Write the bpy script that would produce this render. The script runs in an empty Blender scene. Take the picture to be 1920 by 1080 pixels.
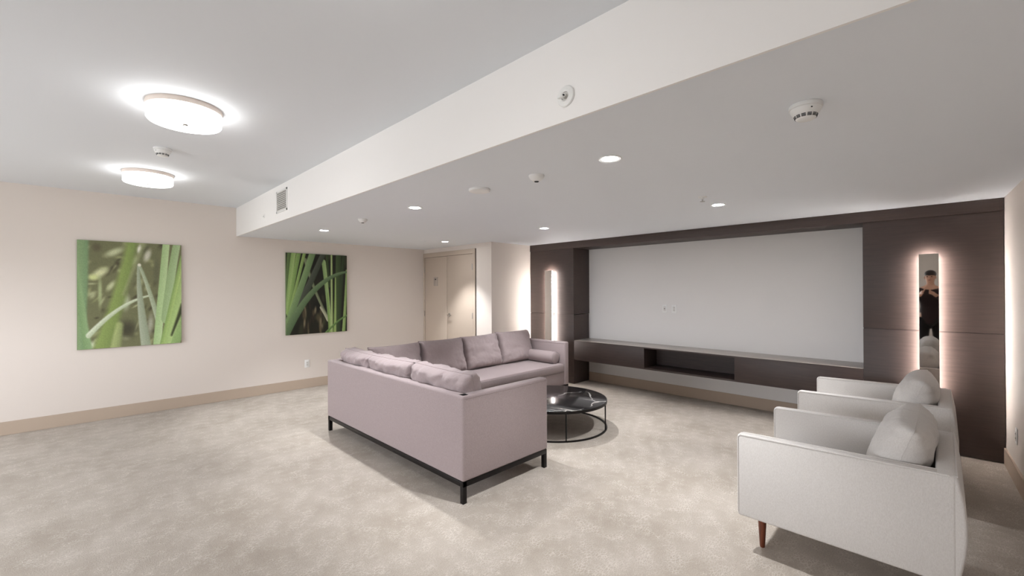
import bpy, bmesh, math, random
import numpy as np
from mathutils import Vector, Matrix, noise

PI = math.pi
S = bpy.context.scene
COL = S.collection
random.seed(7)

# ------------------------------------------------------------------ camera, light, exposure
cam_d = bpy.data.cameras.new('camera')
cam = bpy.data.objects.new('camera', cam_d)
COL.objects.link(cam)
S.camera = cam
cam_d.sensor_width = 36.0
cam_d.lens = 810.66 / 1920 * 36.0
cam_d.clip_start = 0.03
yaw, pitch, roll = math.radians(44.913), math.radians(0.2192), math.radians(-0.2619)
f0 = Vector((math.cos(yaw), math.sin(yaw), 0))
r0 = Vector((math.sin(yaw), -math.cos(yaw), 0))
u0 = Vector((0, 0, 1))
fw = math.cos(pitch) * f0 + math.sin(pitch) * u0
up = -math.sin(pitch) * f0 + math.cos(pitch) * u0
rt = math.cos(roll) * r0 + math.sin(roll) * up
up = -math.sin(roll) * r0 + math.cos(roll) * up
m = Matrix(((rt.x, up.x, -fw.x, 0), (rt.y, up.y, -fw.y, 0), (rt.z, up.z, -fw.z, 1.5), (0, 0, 0, 1)))
cam.matrix_world = m

W = bpy.data.worlds.new('world')
S.world = W
W.use_nodes = True

S.view_settings.view_transform = 'Standard'
S.view_settings.look = 'None'
S.view_settings.gamma = 1.0
S.view_settings.use_curve_mapping = False
S.view_settings.exposure = 0.12

FLUSH_E = 9.8         # radiance of the flush drum lamps
SKY_E = 20.0           # daylight outside the window behind the viewpoint
SPOT_W = 132.0          # each recessed downlight
LED_E = 68.0
LENS_E = 100.0         # wide spill of the downlight lenses
WARM = (1.0, 0.985, 0.96)
NEUTRAL = (0.975, 0.99, 1.015)

_n = W.node_tree.nodes
_tc = _n.new('ShaderNodeTexCoord'); _sx = _n.new('ShaderNodeSeparateXYZ'); _mr = _n.new('ShaderNodeMapRange'); _mx = _n.new('ShaderNodeMix')
_mx.data_type = 'RGBA'
_mr.inputs['From Min'].default_value = -0.04
_mr.inputs['From Max'].default_value = 0.04
_mx.inputs[6].default_value = (0.34, 0.35, 0.36, 1)      # pale ground outside
_mx.inputs[7].default_value = (0.92, 0.95, 1.01, 1)      # overcast sky
W.node_tree.links.new(_tc.outputs['Generated'], _sx.inputs[0])
W.node_tree.links.new(_sx.outputs[2], _mr.inputs['Value'])
W.node_tree.links.new(_mr.outputs[0], _mx.inputs[0])
W.node_tree.links.new(_mx.outputs[2], _n['Background'].inputs['Color'])
W.node_tree.nodes['Background'].inputs['Strength'].default_value = SKY_E
WY0, WY1, WZ0, WZ1 = 1.9, 5.9, 0.85, 2.0     # opening of the window behind the viewpoint
pl_ = bpy.data.lights.new('window_portal', 'AREA')
pl_.shape = 'RECTANGLE'
pl_.size = WZ1 - WZ0
pl_.size_y = WY1 - WY0
pl_.cycles.is_portal = True
po_ = bpy.data.objects.new('window_portal', pl_)
COL.objects.link(po_)
po_.location = (-3.46, (WY0 + WY1) / 2, (WZ0 + WZ1) / 2)
po_.rotation_euler = (0, -PI / 2, 0)

# ------------------------------------------------------------------ room dimensions (metres)
YL = 6.968      # left wall
ZC = 2.655      # main ceiling
ZL = 2.2625     # lowered ceiling
XB = 1.568      # face of the bulkhead
XD = 4.63       # wall with the double door
YR = 5.075      # return wall beside the media wall
XP = 5.545      # front of the wood panels
XW = 5.975      # recessed wall behind the floating cabinet
XBACK = -3.4    # wall behind the camera
YP1, YP0 = 4.15, 0.568     # inner edges of left and right wood columns
def yr(x):      # right wall, very slightly out of square
    return -0.372 - (5.545 - x) * 0.038

# ------------------------------------------------------------------ materials
def srgb(r, g, b):
    def c(v):
        v /= 255.0
        return v / 12.92 if v <= 0.04045 else ((v + 0.055) / 1.055) ** 2.4
    return (c(r), c(g), c(b), 1.0)

def mat(name, color, rough=0.6, metal=0.0, spec=0.5):
    m = bpy.data.materials.new(name)
    m.use_nodes = True
    b = m.node_tree.nodes['Principled BSDF']
    b.inputs['Base Color'].default_value = color
    b.inputs['Roughness'].default_value = rough
    b.inputs['Metallic'].default_value = metal
    b.inputs['Specular IOR Level'].default_value = spec
    return m

def N(m, t, **kw):
    n = m.node_tree.nodes.new(t)
    for k, v in kw.items():
        setattr(n, k, v)
    return n

def L(m, a, ao, b, bi):
    m.node_tree.links.new(a.outputs[ao], b.inputs[bi])

def mixed(m, fac, a, b):
    """colour mix node driven by a (node, output) pair"""
    x = N(m, 'ShaderNodeMix', data_type='RGBA')
    x.inputs[6].default_value = a
    x.inputs[7].default_value = b
    m.node_tree.links.new(fac[0].outputs[fac[1]], x.inputs[0])
    return x

def ramp(m, src, out, lo, hi):
    r = N(m, 'ShaderNodeMapRange')
    r.inputs['From Min'].default_value = lo
    r.inputs['From Max'].default_value = hi
    L(m, src, out, r, 'Value')
    return r

def paint_mat(name, color, rough=0.75, bump=0.03):
    m = mat(name, color, rough, spec=0.25)
    b = m.node_tree.nodes['Principled BSDF']
    tc = N(m, 'ShaderNodeTexCoord')
    n = N(m, 'ShaderNodeTexNoise')
    n.inputs['Scale'].default_value = 220
    n.inputs['Detail'].default_value = 2
    L(m, tc, 'Object', n, 'Vector')
    bp = N(m, 'ShaderNodeBump')
    bp.inputs['Strength'].default_value = bump
    bp.inputs['Distance'].default_value = 0.002
    L(m, n, 'Fac', bp, 'Height')
    L(m, bp, 'Normal', b, 'Normal')
    return m

def fabric_mat(name, color, dark, scale=420, bump=0.35):
    m = mat(name, color, 0.9, spec=0.2)
    b = m.node_tree.nodes['Principled BSDF']
    b.inputs['Sheen Weight'].default_value = 0.15
    b.inputs['Sheen Roughness'].default_value = 0.5
    tc = N(m, 'ShaderNodeTexCoord')
    mp = N(m, 'ShaderNodeMapping')
    L(m, tc, 'Object', mp, 'Vector')
    n1 = N(m, 'ShaderNodeTexNoise')
    n1.inputs['Scale'].default_value = scale
    n1.inputs['Detail'].default_value = 3
    L(m, mp, 'Vector', n1, 'Vector')
    mp2 = N(m, 'ShaderNodeMapping')
    mp2.inputs['Scale'].default_value = (1, 1, 0.4)
    L(m, tc, 'Object', mp2, 'Vector')
    n2 = N(m, 'ShaderNodeTexNoise')
    n2.inputs['Scale'].default_value = scale * 0.6
    L(m, mp2, 'Vector', n2, 'Vector')
    ad = N(m, 'ShaderNodeMath', operation='ADD')
    L(m, n1, 'Fac', ad, 0)
    L(m, n2, 'Fac', ad, 1)
    r = ramp(m, ad, 0, 0.7, 1.3)
    x = mixed(m, (r, 'Result'), dark, color)
    L(m, x, 2, b, 'Base Color')
    bp = N(m, 'ShaderNodeBump')
    bp.inputs['Strength'].default_value = bump
    bp.inputs['Distance'].default_value = 0.0015
    L(m, ad, 0, bp, 'Height')
    L(m, bp, 'Normal', b, 'Normal')
    return m

def wood_mat(name, a, b_, rough=0.42, stretch=(1, 0.06, 1), scale=60):
    m = mat(name, a, rough, spec=0.45)
    b = m.node_tree.nodes['Principled BSDF']
    tc = N(m, 'ShaderNodeTexCoord')
    mp = N(m, 'ShaderNodeMapping')
    mp.inputs['Scale'].default_value = stretch
    L(m, tc, 'Object', mp, 'Vector')
    n = N(m, 'ShaderNodeTexNoise')
    n.inputs['Scale'].default_value = scale
    n.inputs['Detail'].default_value = 6
    n.inputs['Roughness'].default_value = 0.65
    L(m, mp, 'Vector', n, 'Vector')
    r = ramp(m, n, 'Fac', 0.35, 0.65)
    x = mixed(m, (r, 'Result'), a, b_)
    L(m, x, 2, b, 'Base Color')
    bp = N(m, 'ShaderNodeBump')
    bp.inputs['Strength'].default_value = 0.05
    bp.inputs['Distance'].default_value = 0.001
    L(m, n, 'Fac', bp, 'Height')
    L(m, bp, 'Normal', b, 'Normal')
    return m

def emit_mat(name, color, strength):
    m = bpy.data.materials.new(name)
    m.use_nodes = True
    nt = m.node_tree
    nt.nodes.clear()
    o = nt.nodes.new('ShaderNodeOutputMaterial')
    e = nt.nodes.new('ShaderNodeEmission')
    e.inputs['Color'].default_value = (*color, 1)
    e.inputs['Strength'].default_value = strength
    nt.links.new(e.outputs[0], o.inputs[0])
    return m

def carpet_mat():
    m = mat('carpet_pile', srgb(176, 168, 157), 0.95, spec=0.1)
    b = m.node_tree.nodes['Principled BSDF']
    b.inputs['Sheen Weight'].default_value = 0.1
    tc = N(m, 'ShaderNodeTexCoord')
    big = N(m, 'ShaderNodeTexNoise')
    big.inputs['Scale'].default_value = 2.2
    big.inputs['Detail'].default_value = 9
    big.inputs['Roughness'].default_value = 0.65
    L(m, tc, 'Object', big, 'Vector')
    mpz = N(m, 'ShaderNodeMapping')
    mpz.inputs['Rotation'].default_value = (0, 0, 0.5)
    mpz.inputs['Scale'].default_value = (1.0, 2.2, 1.0)
    L(m, tc, 'Object', mpz, 'Vector')
    wob = N(m, 'ShaderNodeTexNoise')
    wob.inputs['Scale'].default_value = 9
    wob.inputs['Detail'].default_value = 3
    L(m, tc, 'Object', wob, 'Vector')
    wmix = N(m, 'ShaderNodeMix', data_type='RGBA')
    wmix.inputs[0].default_value = 0.05
    L(m, mpz, 'Vector', wmix, 6)
    L(m, wob, 'Color', wmix, 7)
    v = N(m, 'ShaderNodeTexVoronoi', feature='DISTANCE_TO_EDGE')
    v.inputs['Scale'].default_value = 36
    L(m, wmix, 2, v, 'Vector')
    vr = ramp(m, v, 'Distance', 0.0, 0.14)
    fine = N(m, 'ShaderNodeTexNoise')
    fine.inputs['Scale'].default_value = 160
    fine.inputs['Detail'].default_value = 3
    L(m, tc, 'Object', fine, 'Vector')
    br = ramp(m, big, 'Fac', 0.3, 0.72)
    c1 = mixed(m, (br, 'Result'), CARPET_A, CARPET_B)
    gate = N(m, 'ShaderNodeMath', operation='MULTIPLY')
    inv = N(m, 'ShaderNodeMath', operation='SUBTRACT')
    inv.inputs[0].default_value = 1.0
    L(m, vr, 'Result', inv, 1)
    gate2 = ramp(m, wob, 'Fac', 0.42, 0.62)
    L(m, inv, 0, gate, 0)
    L(m, gate2, 'Result', gate, 1)
    gm = N(m, 'ShaderNodeMath', operation='MULTIPLY')
    gm.inputs[1].default_value = 0.46
    L(m, gate, 0, gm, 0)
    c2 = N(m, 'ShaderNodeMix', data_type='RGBA')
    L(m, gm, 0, c2, 0)
    L(m, c1, 2, c2, 6)
    c2.inputs[7].default_value = CARPET_C
    fr = ramp(m, fine, 'Fac', 0.25, 0.75)
    fm = N(m, 'ShaderNodeMix', data_type='RGBA', blend_type='MULTIPLY')
    fm.inputs[0].default_value = 0.30
    L(m, c2, 2, fm, 6)
    L(m, fr, 'Result', fm, 7)
    L(m, fm, 2, b, 'Base Color')
    bp = N(m, 'ShaderNodeBump')
    bp.inputs['Strength'].default_value = 0.4
    bp.inputs['Distance'].default_value = 0.004
    L(m, fine, 'Fac', bp, 'Height')
    L(m, bp, 'Normal', b, 'Normal')
    return m

def marble_mat():
    m = mat('black_marble', srgb(32, 31, 32), 0.14, spec=0.5)
    b = m.node_tree.nodes['Principled BSDF']
    b.inputs['IOR'].default_value = 1.9
    tc = N(m, 'ShaderNodeTexCoord')
    w = N(m, 'ShaderNodeTexNoise')
    w.inputs['Scale'].default_value = 3.0
    w.inputs['Detail'].default_value = 4
    L(m, tc, 'Object', w, 'Vector')
    mx = N(m, 'ShaderNodeMix', data_type='RGBA')
    mx.inputs[0].default_value = 0.22
    L(m, tc, 'Object', mx, 6)
    L(m, w, 'Color', mx, 7)
    v = N(m, 'ShaderNodeTexVoronoi', feature='DISTANCE_TO_EDGE')
    v.inputs['Scale'].default_value = 2.6
    L(m, mx, 2, v, 'Vector')
    r = ramp(m, v, 'Distance', 0.0, 0.022)
    inv = N(m, 'ShaderNodeMath', operation='SUBTRACT')
    inv.inputs[0].default_value = 1.0
    L(m, r, 'Result', inv, 1)
    g = N(m, 'ShaderNodeTexNoise')
    g.inputs['Scale'].default_value = 2.3
    L(m, tc, 'Object', g, 'Vector')
    gr = ramp(m, g, 'Fac', 0.47, 0.58)
    mu = N(m, 'ShaderNodeMath', operation='MULTIPLY')
    L(m, inv, 0, mu, 0)
    L(m, gr, 'Result', mu, 1)
    x = mixed(m, (mu, 0), srgb(34, 33, 34), srgb(205, 200, 195))
    L(m, x, 2, b, 'Base Color')
    return m

CARPET_A = srgb(172, 161, 148)
CARPET_B = srgb(197, 187, 176)
CARPET_C = srgb(234, 227, 217)
M = {}
M['wall'] = paint_mat('wall_paint', srgb(224, 215, 207))
M['bulkhead'] = paint_mat('bulkhead_paint', srgb(246, 244, 242))
M['ceiling'] = paint_mat('ceiling_paint', srgb(234, 238, 243))
M['screenwall'] = paint_mat('recess_paint', srgb(232, 230, 228))
M['trim'] = paint_mat('taupe_trim_paint', srgb(186, 169, 152), 0.55, 0.01)
M['door'] = paint_mat('door_paint', srgb(190, 175, 160), 0.5, 0.01)
M['carpet'] = carpet_mat()
M['panel'] = wood_mat('espresso_wood', srgb(65, 53, 49), srgb(73, 60, 55), rough=0.5)
M['panel_v'] = wood_mat('espresso_wood_cabinet', srgb(58, 47, 44), srgb(68, 55, 51), rough=0.5)
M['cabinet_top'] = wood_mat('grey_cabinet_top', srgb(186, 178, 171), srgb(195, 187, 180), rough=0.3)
M['dark'] = mat('dark_recess', srgb(22, 20, 19), 0.8)
M['sofa'] = fabric_mat('mauve_grey_fabric', srgb(164, 150, 150), srgb(148, 134, 134))
M['chair'] = fabric_mat('oatmeal_fabric', srgb(206, 202, 198), srgb(193, 188, 183))
M['steel'] = mat('black_steel', srgb(30, 27, 27), 0.4, 0.6)
M['marble'] = marble_mat()
M['walnut'] = wood_mat('walnut_leg', srgb(84, 42, 26), srgb(110, 58, 36), 0.35, (1, 1, 0.08), 90)
M['mirror'] = mat('mirror_glass', srgb(235, 235, 232), 0.02, 1.0)
M['led'] = emit_mat('led_strip_light', (1.0, 0.93, 0.89), LED_E)
M['diffuser'] = emit_mat('lamp_diffuser', WARM, FLUSH_E)
M['downlens'] = emit_mat('downlight_lens', NEUTRAL, LENS_E)
M['whiteplastic'] = mat('white_plastic', srgb(238, 238, 236), 0.4)
M['duct'] = mat('duct_grey', srgb(120, 118, 116), 0.7)
M['lampring'] = mat('beige_lamp_ring', srgb(226, 213, 203), 0.5)
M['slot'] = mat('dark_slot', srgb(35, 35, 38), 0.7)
M['chrome'] = mat('satin_chrome', srgb(200, 198, 194), 0.22, 1.0)
M['plate'] = mat('grey_sign_plate', srgb(168, 156, 146), 0.45)
pm_ = bpy.data.materials.new('window_glass'); pm_.use_nodes = True
pn_ = pm_.node_tree; pn_.nodes.clear()
a_ = pn_.nodes.new('ShaderNodeOutputMaterial'); b_ = pn_.nodes.new('ShaderNodeMixShader'); c_ = pn_.nodes.new('ShaderNodeBsdfTransparent'); d_ = pn_.nodes.new('ShaderNodeBsdfGlossy')
d_.inputs['Roughness'].default_value = 0.02
b_.inputs[0].default_value = 0.06
pn_.links.new(c_.outputs[0], b_.inputs[1]); pn_.links.new(d_.outputs[0], b_.inputs[2]); pn_.links.new(b_.outputs[0], a_.inputs[0])
M['pane'] = pm_
M['louver'] = mat('vent_louver', srgb(222, 220, 216), 0.45)

# ------------------------------------------------------------------ mesh helpers
def box(bm, lo, hi, bev=0.0, seg=2):
    lo = Vector(lo); hi = Vector(hi)
    t = bmesh.new()
    bmesh.ops.create_cube(t, size=1.0)
    c = (lo + hi) / 2; d = hi - lo
    for v in t.verts:
        v.co = Vector((v.co.x * d.x, v.co.y * d.y, v.co.z * d.z)) + c
    if bev > 0:
        bmesh.ops.bevel(t, geom=list(t.edges), offset=bev, segments=seg, profile=0.5, affect='EDGES')
    merge(bm, t)

def merge(bm, t, mx=None):
    if mx is not None:
        t.transform(mx)
    me = bpy.data.meshes.new('tmp')
    t.to_mesh(me)
    t.free()
    bm.from_mesh(me)
    bpy.data.meshes.remove(me)

def lathe(bm, prof, seg=40, mx=None):
    """prof: list of (radius, z); closed where radius is 0"""
    t = bmesh.new()
    rings = []
    for r, z in prof:
        if r <= 1e-6:
            rings.append([t.verts.new((0, 0, z))])
        else:
            rings.append([t.verts.new((r * math.cos(2 * PI * i / seg), r * math.sin(2 * PI * i / seg), z)) for i in range(seg)])
    for a, b in zip(rings, rings[1:]):
        for i in range(seg):
            j = (i + 1) % seg
            vs = [a[i % len(a)], a[j % len(a)], b[j % len(b)], b[i % len(b)]]
            u = []
            for v in vs:
                if v not in u:
                    u.append(v)
            if len(u) > 2:
                t.faces.new(u)
    bmesh.ops.recalc_face_normals(t, faces=list(t.faces))
    merge(bm, t, mx)

def tube(bm, pts, r, seg=8, closed=False, radii=None):
    pts = [Vector(p) for p in pts]
    n = len(pts)
    t = bmesh.new()
    rings = []
    prev = None
    for i, p in enumerate(pts):
        if closed:
            d = pts[(i + 1) % n] - pts[i - 1]
        else:
            d = pts[min(i + 1, n - 1)] - pts[max(i - 1, 0)]
        d.normalize()
        if prev is None:
            a = d.cross(Vector((0, 0, 1)))
            if a.length < 0.1:
                a = d.cross(Vector((1, 0, 0)))
        else:
            a = prev - d * prev.dot(d)
        a.normalize()
        prev = a
        b = d.cross(a)
        rr = radii[i] if radii else r
        rings.append([t.verts.new(p + a * rr * math.cos(2 * PI * k / seg) + b * rr * math.sin(2 * PI * k / seg)) for k in range(seg)])
    m_ = n if closed else n - 1
    for i in range(m_):
        A, B = rings[i], rings[(i + 1) % n]
        for k in range(seg):
            q = (k + 1) % seg
            t.faces.new((A[k], A[q], B[q], B[k]))
    if not closed:
        t.faces.new(rings[0]); t.faces.new(rings[-1])
    bmesh.ops.recalc_face_normals(t, faces=list(t.faces))
    merge(bm, t)

def wloc(o):
    v = Vector((0, 0, 0))
    while o is not None:
        v += o.location
        o = o.parent
    return v

def obj(name, bm, material, parent=None, loc=None, smooth=True, angle=35):
    """link bm (in world coordinates) as one mesh object"""
    me = bpy.data.meshes.new(name)
    off = wloc(parent) if parent is not None else Vector((0, 0, 0))
    if loc is not None:
        off = off + (Vector(loc) - off)
    bmesh.ops.translate(bm, verts=list(bm.verts), vec=-off)
    bm.to_mesh(me)
    bm.free()
    me.materials.append(material)
    if smooth:
        me.shade_smooth()
        me.set_sharp_from_angle(angle=math.radians(angle))
    o = bpy.data.objects.new(name, me)
    COL.objects.link(o)
    if parent is not None:
        o.parent = parent
    if loc is not None:
        o.location = Vector(loc) - (wloc(parent) if parent is not None else Vector((0, 0, 0)))
    return o

def tag(o, label=None, cat=None, group=None, kind=None):
    if label: o['label'] = label
    if cat: o['category'] = cat
    if group: o['group'] = group
    if kind: o['kind'] = kind
    return o

def thing(name, label, cat, loc, group=None):
    o = bpy.data.objects.new(name, None)
    o.empty_display_size = 0.1
    COL.objects.link(o)
    o.location = loc
    return tag(o, label, cat, group)

def struct(name, bm, material, label=None, parent=None, smooth=False):
    o = obj(name, bm, material, parent, smooth=smooth)
    if parent is None:
        o['kind'] = 'structure'
        if label: o['label'] = label
    return o

def B(*boxes, bev=0.0, seg=2):
    bm = bmesh.new()
    for lo, hi in boxes:
        box(bm, lo, hi, bev, seg)
    return bm

def prism(quad_xy, z0, z1):
    bm = bmesh.new()
    a = [bm.verts.new((x, y, z0)) for x, y in quad_xy]
    b = [bm.verts.new((x, y, z1)) for x, y in quad_xy]
    n = len(a)
    bm.faces.new(a); bm.faces.new(b)
    for i in range(n):
        j = (i + 1) % n
        bm.faces.new((a[i], a[j], b[j], b[i]))
    bmesh.ops.recalc_face_normals(bm, faces=list(bm.faces))
    return bm

def dup(root, loc, label):
    r = root.copy(); COL.objects.link(r); r.location = loc; r['label'] = label
    for ch in list(root.children):
        c = ch.copy(); COL.objects.link(c); c.parent = r
        for g in list(ch.children):
            d = g.copy(); COL.objects.link(d); d.parent = c
    return r

# ------------------------------------------------------------------ the setting
T = 0.12
YBK = yr(XBACK)
fl = struct('floor', B(((XBACK - T, YBK - 0.4, -0.1), (XW + T, YL + T, 0.0))), M['carpet'], 'taupe patterned carpet floor')
struct('ceiling', B(((XBACK - T, YBK - 0.4, ZC), (XB, YL + T, ZC + 0.1))), M['ceiling'], 'white main ceiling with flush drum lamps')
bmb = B(((XB, -0.9, ZL), (XW + T, YL + T, ZC + 0.1)))
low = struct('trim_1', bmb, M['ceiling'], 'lowered white soffit over the seating area')
struct('trim_2', B(((XB - 0.013, -0.9, ZL - 0.002), (XB, YL, ZC))), M['bulkhead'], 'bright cream bulkhead face along the lowered ceiling')
struct('wall_left', B(((XBACK - T, YL, 0), (XD + T, YL + T, ZC))), M['wall'], 'cream wall carrying the two grass pictures')
struct('wall_door', B(((XD, YR, 0), (XD + T, YL, ZL))), M['wall'], 'beige wall behind the double door')
struct('wall_return', B(((XD + T, YR, 0), (XW, YR + T, ZL)) ), M['wall'], 'cream return wall beside the media wall')
struct('wall_media', B(((XW, yr(XW) - T, 0), (XW + T, YR, ZL))), M['screenwall'], 'pale grey recessed wall above the floating cabinet')
struct('wall_right', prism([(XW + T, yr(XW + T)), (XBACK - T, yr(XBACK - T)), (XBACK - T, yr(XBACK - T) - T), (XW + T, yr(XW + T) - T)], 0, ZC), M['wall'], 'cream wall at the right edge')
struct('wall_back', B(((XBACK - T, YBK - 0.3, 0), (XBACK, WY0, ZC)), ((XBACK - T, WY1, 0), (XBACK, YL, ZC)),
                      ((XBACK - T, WY0, 0), (XBACK, WY1, WZ0)), ((XBACK - T, WY0, WZ1), (XBACK, WY1, ZC))), M['wall'], 'cream wall behind the viewpoint')
wn = bpy.data.objects.new('window_1', None); COL.objects.link(wn); wn.location = (XBACK, (WY0 + WY1) / 2, WZ0)
tag(wn, 'wide window in the wall behind the viewpoint', kind='structure')
obj('window_frame', B(((XBACK - 0.09, WY0, WZ0), (XBACK - 0.03, WY0 + 0.05, WZ1)), ((XBACK - 0.09, WY1 - 0.05, WZ0), (XBACK - 0.03, WY1, WZ1)),
                      ((XBACK - 0.09, WY0, WZ0), (XBACK - 0.03, WY1, WZ0 + 0.05)), ((XBACK - 0.09, WY0, WZ1 - 0.05), (XBACK - 0.03, WY1, WZ1)), bev=0.003), M['whiteplastic'], wn)
for k in (1, 2):
    yk = WY0 + (WY1 - WY0) * k / 3
    obj('mullion', B(((XBACK - 0.09, yk - 0.03, WZ0 + 0.05), (XBACK - 0.03, yk + 0.03, WZ1 - 0.05)), bev=0.003), M['whiteplastic'], wn)
for k in range(3):
    obj('pane', B(((XBACK - 0.064, WY0 + (WY1 - WY0) * k / 3 + 0.031, WZ0 + 0.05), (XBACK - 0.058, WY0 + (WY1 - WY0) * (k + 1) / 3 - 0.031, WZ1 - 0.05))), M['pane'], wn)

bh, bt = 0.14, 0.014
struct('baseboard_left', B(((XBACK, YL - bt, 0), (XD, YL, bh)), bev=0.003), M['trim'])
struct('baseboard_door', B(((XD - bt, YR - bt, 0), (XD, 5.457, bh)), bev=0.003), M['trim'])
struct('baseboard_return', B(((XD - bt, YR - bt, 0), (XP, YR, bh)), bev=0.003), M['trim'])
struct('baseboard_media', B(((XW - bt, YP0, 0), (XW, YP1, bh)), bev=0.003), M['trim'])
xa = XP - 0.001
struct('baseboard_right', prism([(xa, yr(xa)), (XBACK, yr(XBACK)), (XBACK, yr(XBACK) + bt), (xa, yr(xa) + bt)], 0, bh), M['trim'])
struct('baseboard_back', B(((XBACK, YBK, 0), (XBACK + bt, YL, bh)), bev=0.003), M['trim'])

# double door
dz = 2.10
fr = B(((XD - 0.02, 6.925, 0), (XD, YL - 0.001, dz + 0.004)), ((XD - 0.02, 5.457, 0), (XD, 5.522, dz + 0.004)),
       ((XD - 0.02, 5.457, dz + 0.004), (XD, YL - 0.001, 2.185)), bev=0.002)
door = tag(obj('door_1', fr, M['door']), 'beige double door in the far corner', kind='structure')
def leaf(y0, y1):
    return obj('door_leaf', B(((XD - 0.010, y0 + 0.003, 0.008), (XD - 0.002, y1 - 0.003, dz)), bev=0.002), M['door'], door)
ym = 6.236
leaf1 = leaf(ym, 6.925); leaf2 = leaf(5.522, ym)
obj('frame_shadow_gap', B(((XD - 0.004, 5.446, 0), (XD - 0.0005, 5.456, 2.185))), M['slot'], door)  # thin dark strip stands in for the shadow line along the frame edge
obj('door_gap', B(((XD - 0.0015, 5.51, 0), (XD - 0.0005, 6.935, dz + 0.006))), M['slot'], door)
for y, lf in ((6.925, leaf1), (5.522, leaf2)):
    for z in (0.25, 1.065, 1.88):
        bm = bmesh.new()
        tube(bm, [(XD - 0.024, y, z - 0.05), (XD - 0.024, y, z + 0.05)], 0.008)
        obj('hinge', bm, M['chrome'], lf)
bm = bmesh.new()
lathe(bm, [(0, 0), (0.032, 0), (0.032, 0.006), (0.026, 0.010), (0.012, 0.012), (0.011, 0.05), (0, 0.05)], 24,
      Matrix.Translation((XD - 0.010, ym - 0.07, 1.06)) @ Matrix.Rotation(-PI / 2, 4, 'Y'))
tube(bm, [(XD - 0.055, ym - 0.07, 1.06), (XD - 0.06, ym - 0.09, 1.06), (XD - 0.06, ym - 0.18, 1.058)], 0.010, 10)
obj('door_handle', bm, M['chrome'], leaf2)
sg = obj('door_sign', B(((XD - 0.016, 6.51, 1.575), (XD - 0.010, 6.635, 1.735)), bev=0.002), M['plate'], leaf1)
obj('sign_symbol', B(((XD - 0.0175, 6.555, 1.685), (XD - 0.016, 6.595, 1.705)), bev=0.0), M['slot'], sg)

# ------------------------------------------------------------------ media wall: wood columns, header, floating cabinet, mirrors
ZS = 1.10          # seam of the panels
ZH = 2.155         # underside of the header
def column(name, label, y0, y1, side):
    t = thing(name, label, 'wall panel', (XP + 0.2, (y0 + y1) / 2, 0))
    obj('upper_panel', B(((XP, y0, ZS + 0.005), (XP + 0.02, y1, ZH)), bev=0.0015), M['panel'], t)
    obj('lower_panel', B(((XP, y0, 0.006), (XP + 0.02, y1, ZS - 0.005)), bev=0.0015), M['panel'], t)
    obj('joint_strip', B(((XP + 0.009, y0 + 0.002, ZS - 0.006), (XP + 0.0195, y1 - 0.002, ZS + 0.006))), M['panel_v'], t)
    if side > 0:     # the return that faces the cabinet
        obj('upper_side_panel', B(((XP + 0.021, y0, ZS + 0.004), (XW - 0.001, y0 + 0.02, ZH)), bev=0.0015), M['panel'], t)
        obj('lower_side_panel', B(((XP + 0.021, y0, 0.006), (XW - 0.016, y0 + 0.02, ZS - 0.004)), bev=0.0015), M['panel'], t)
    else:
        obj('upper_side_panel', B(((XP + 0.021, y1 - 0.02, ZS + 0.004), (XW - 0.001, y1, ZH)), bev=0.0015), M['panel'], t)
        obj('lower_side_panel', B(((XP + 0.021, y1 - 0.02, 0.006), (XW - 0.016, y1, ZS - 0.004)), bev=0.0015), M['panel'], t)
    return t
column('wood_panel_column', 'dark wood panel column behind the sofa end, carrying the left backlit mirror', YP1, YR - 0.002, 1)
column('wood_panel_column', 'dark wood panel column in the right corner behind the armchairs', yr(XP) + 0.004, YP0, -1)
h = tag(obj('header_board', B(((XP - 0.012, yr(XP) + 0.004, ZH), (XW - 0.001, YR - 0.002, ZL - 0.001)), bev=0.002), M['panel'], loc=(XP + 0.2, 2.3, ZH)),
        'long dark wood header board spanning the media wall below the ceiling', 'wall panel')

ct = thing('floating_cabinet', 'long dark wood floating cabinet with open niche under the blank wall', 'cabinet', (5.76, 2.36, 0.385))
c0, c1, cz0, cz1 = YP0 + 0.002, YP1 - 0.002, 0.385, 0.695
n0, n1 = 1.775, 2.946
g = 0.012
obj('top_board', B(((XP + 0.004, c0, cz1 - 0.022), (XW - 0.001, c1, cz1 - 0.004)), bev=0.0015), M['panel_v'], ct)
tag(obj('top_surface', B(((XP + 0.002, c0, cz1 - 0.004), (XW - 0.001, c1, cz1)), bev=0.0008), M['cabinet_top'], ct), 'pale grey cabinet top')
obj('bottom_board', B(((XP + 0.004, c0, cz0), (XW - 0.001, c1, cz0 + 0.022)), bev=0.0015), M['panel_v'], ct)
obj('left_front', B(((XP, n1, cz0 + 0.001), (XP + 0.02, c1, cz1 - 0.012)), bev=0.0015), M['panel_v'], ct)
obj('right_front', B(((XP, c0, cz0 + 0.001), (XP + 0.02, n0, cz1 - 0.012)), bev=0.0015), M['panel_v'], ct)
obj('niche_side', B(((XP + 0.021, n1, cz0 + 0.022), (XP + 0.40, n1 + 0.018, cz1 - 0.022))), M['panel_v'], ct)
obj('niche_side', B(((XP + 0.021, n0 - 0.018, cz0 + 0.022), (XP + 0.40, n0, cz1 - 0.022))), M['panel_v'], ct)
obj('niche_back', B(((XP + 0.37, n0, cz0 + 0.022), (XP + 0.385, n1, cz1 - 0.022))), M['panel_v'], ct)
obj('end_panel', B(((XP + 0.021, c0, cz0 + 0.022), (XW - 0.002, c0 + 0.018, cz1 - 0.022))), M['panel_v'], ct)
obj('end_panel', B(((XP + 0.021, c1 - 0.018, cz0 + 0.022), (XW - 0.002, c1, cz1 - 0.022))), M['panel_v'], ct)

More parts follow.
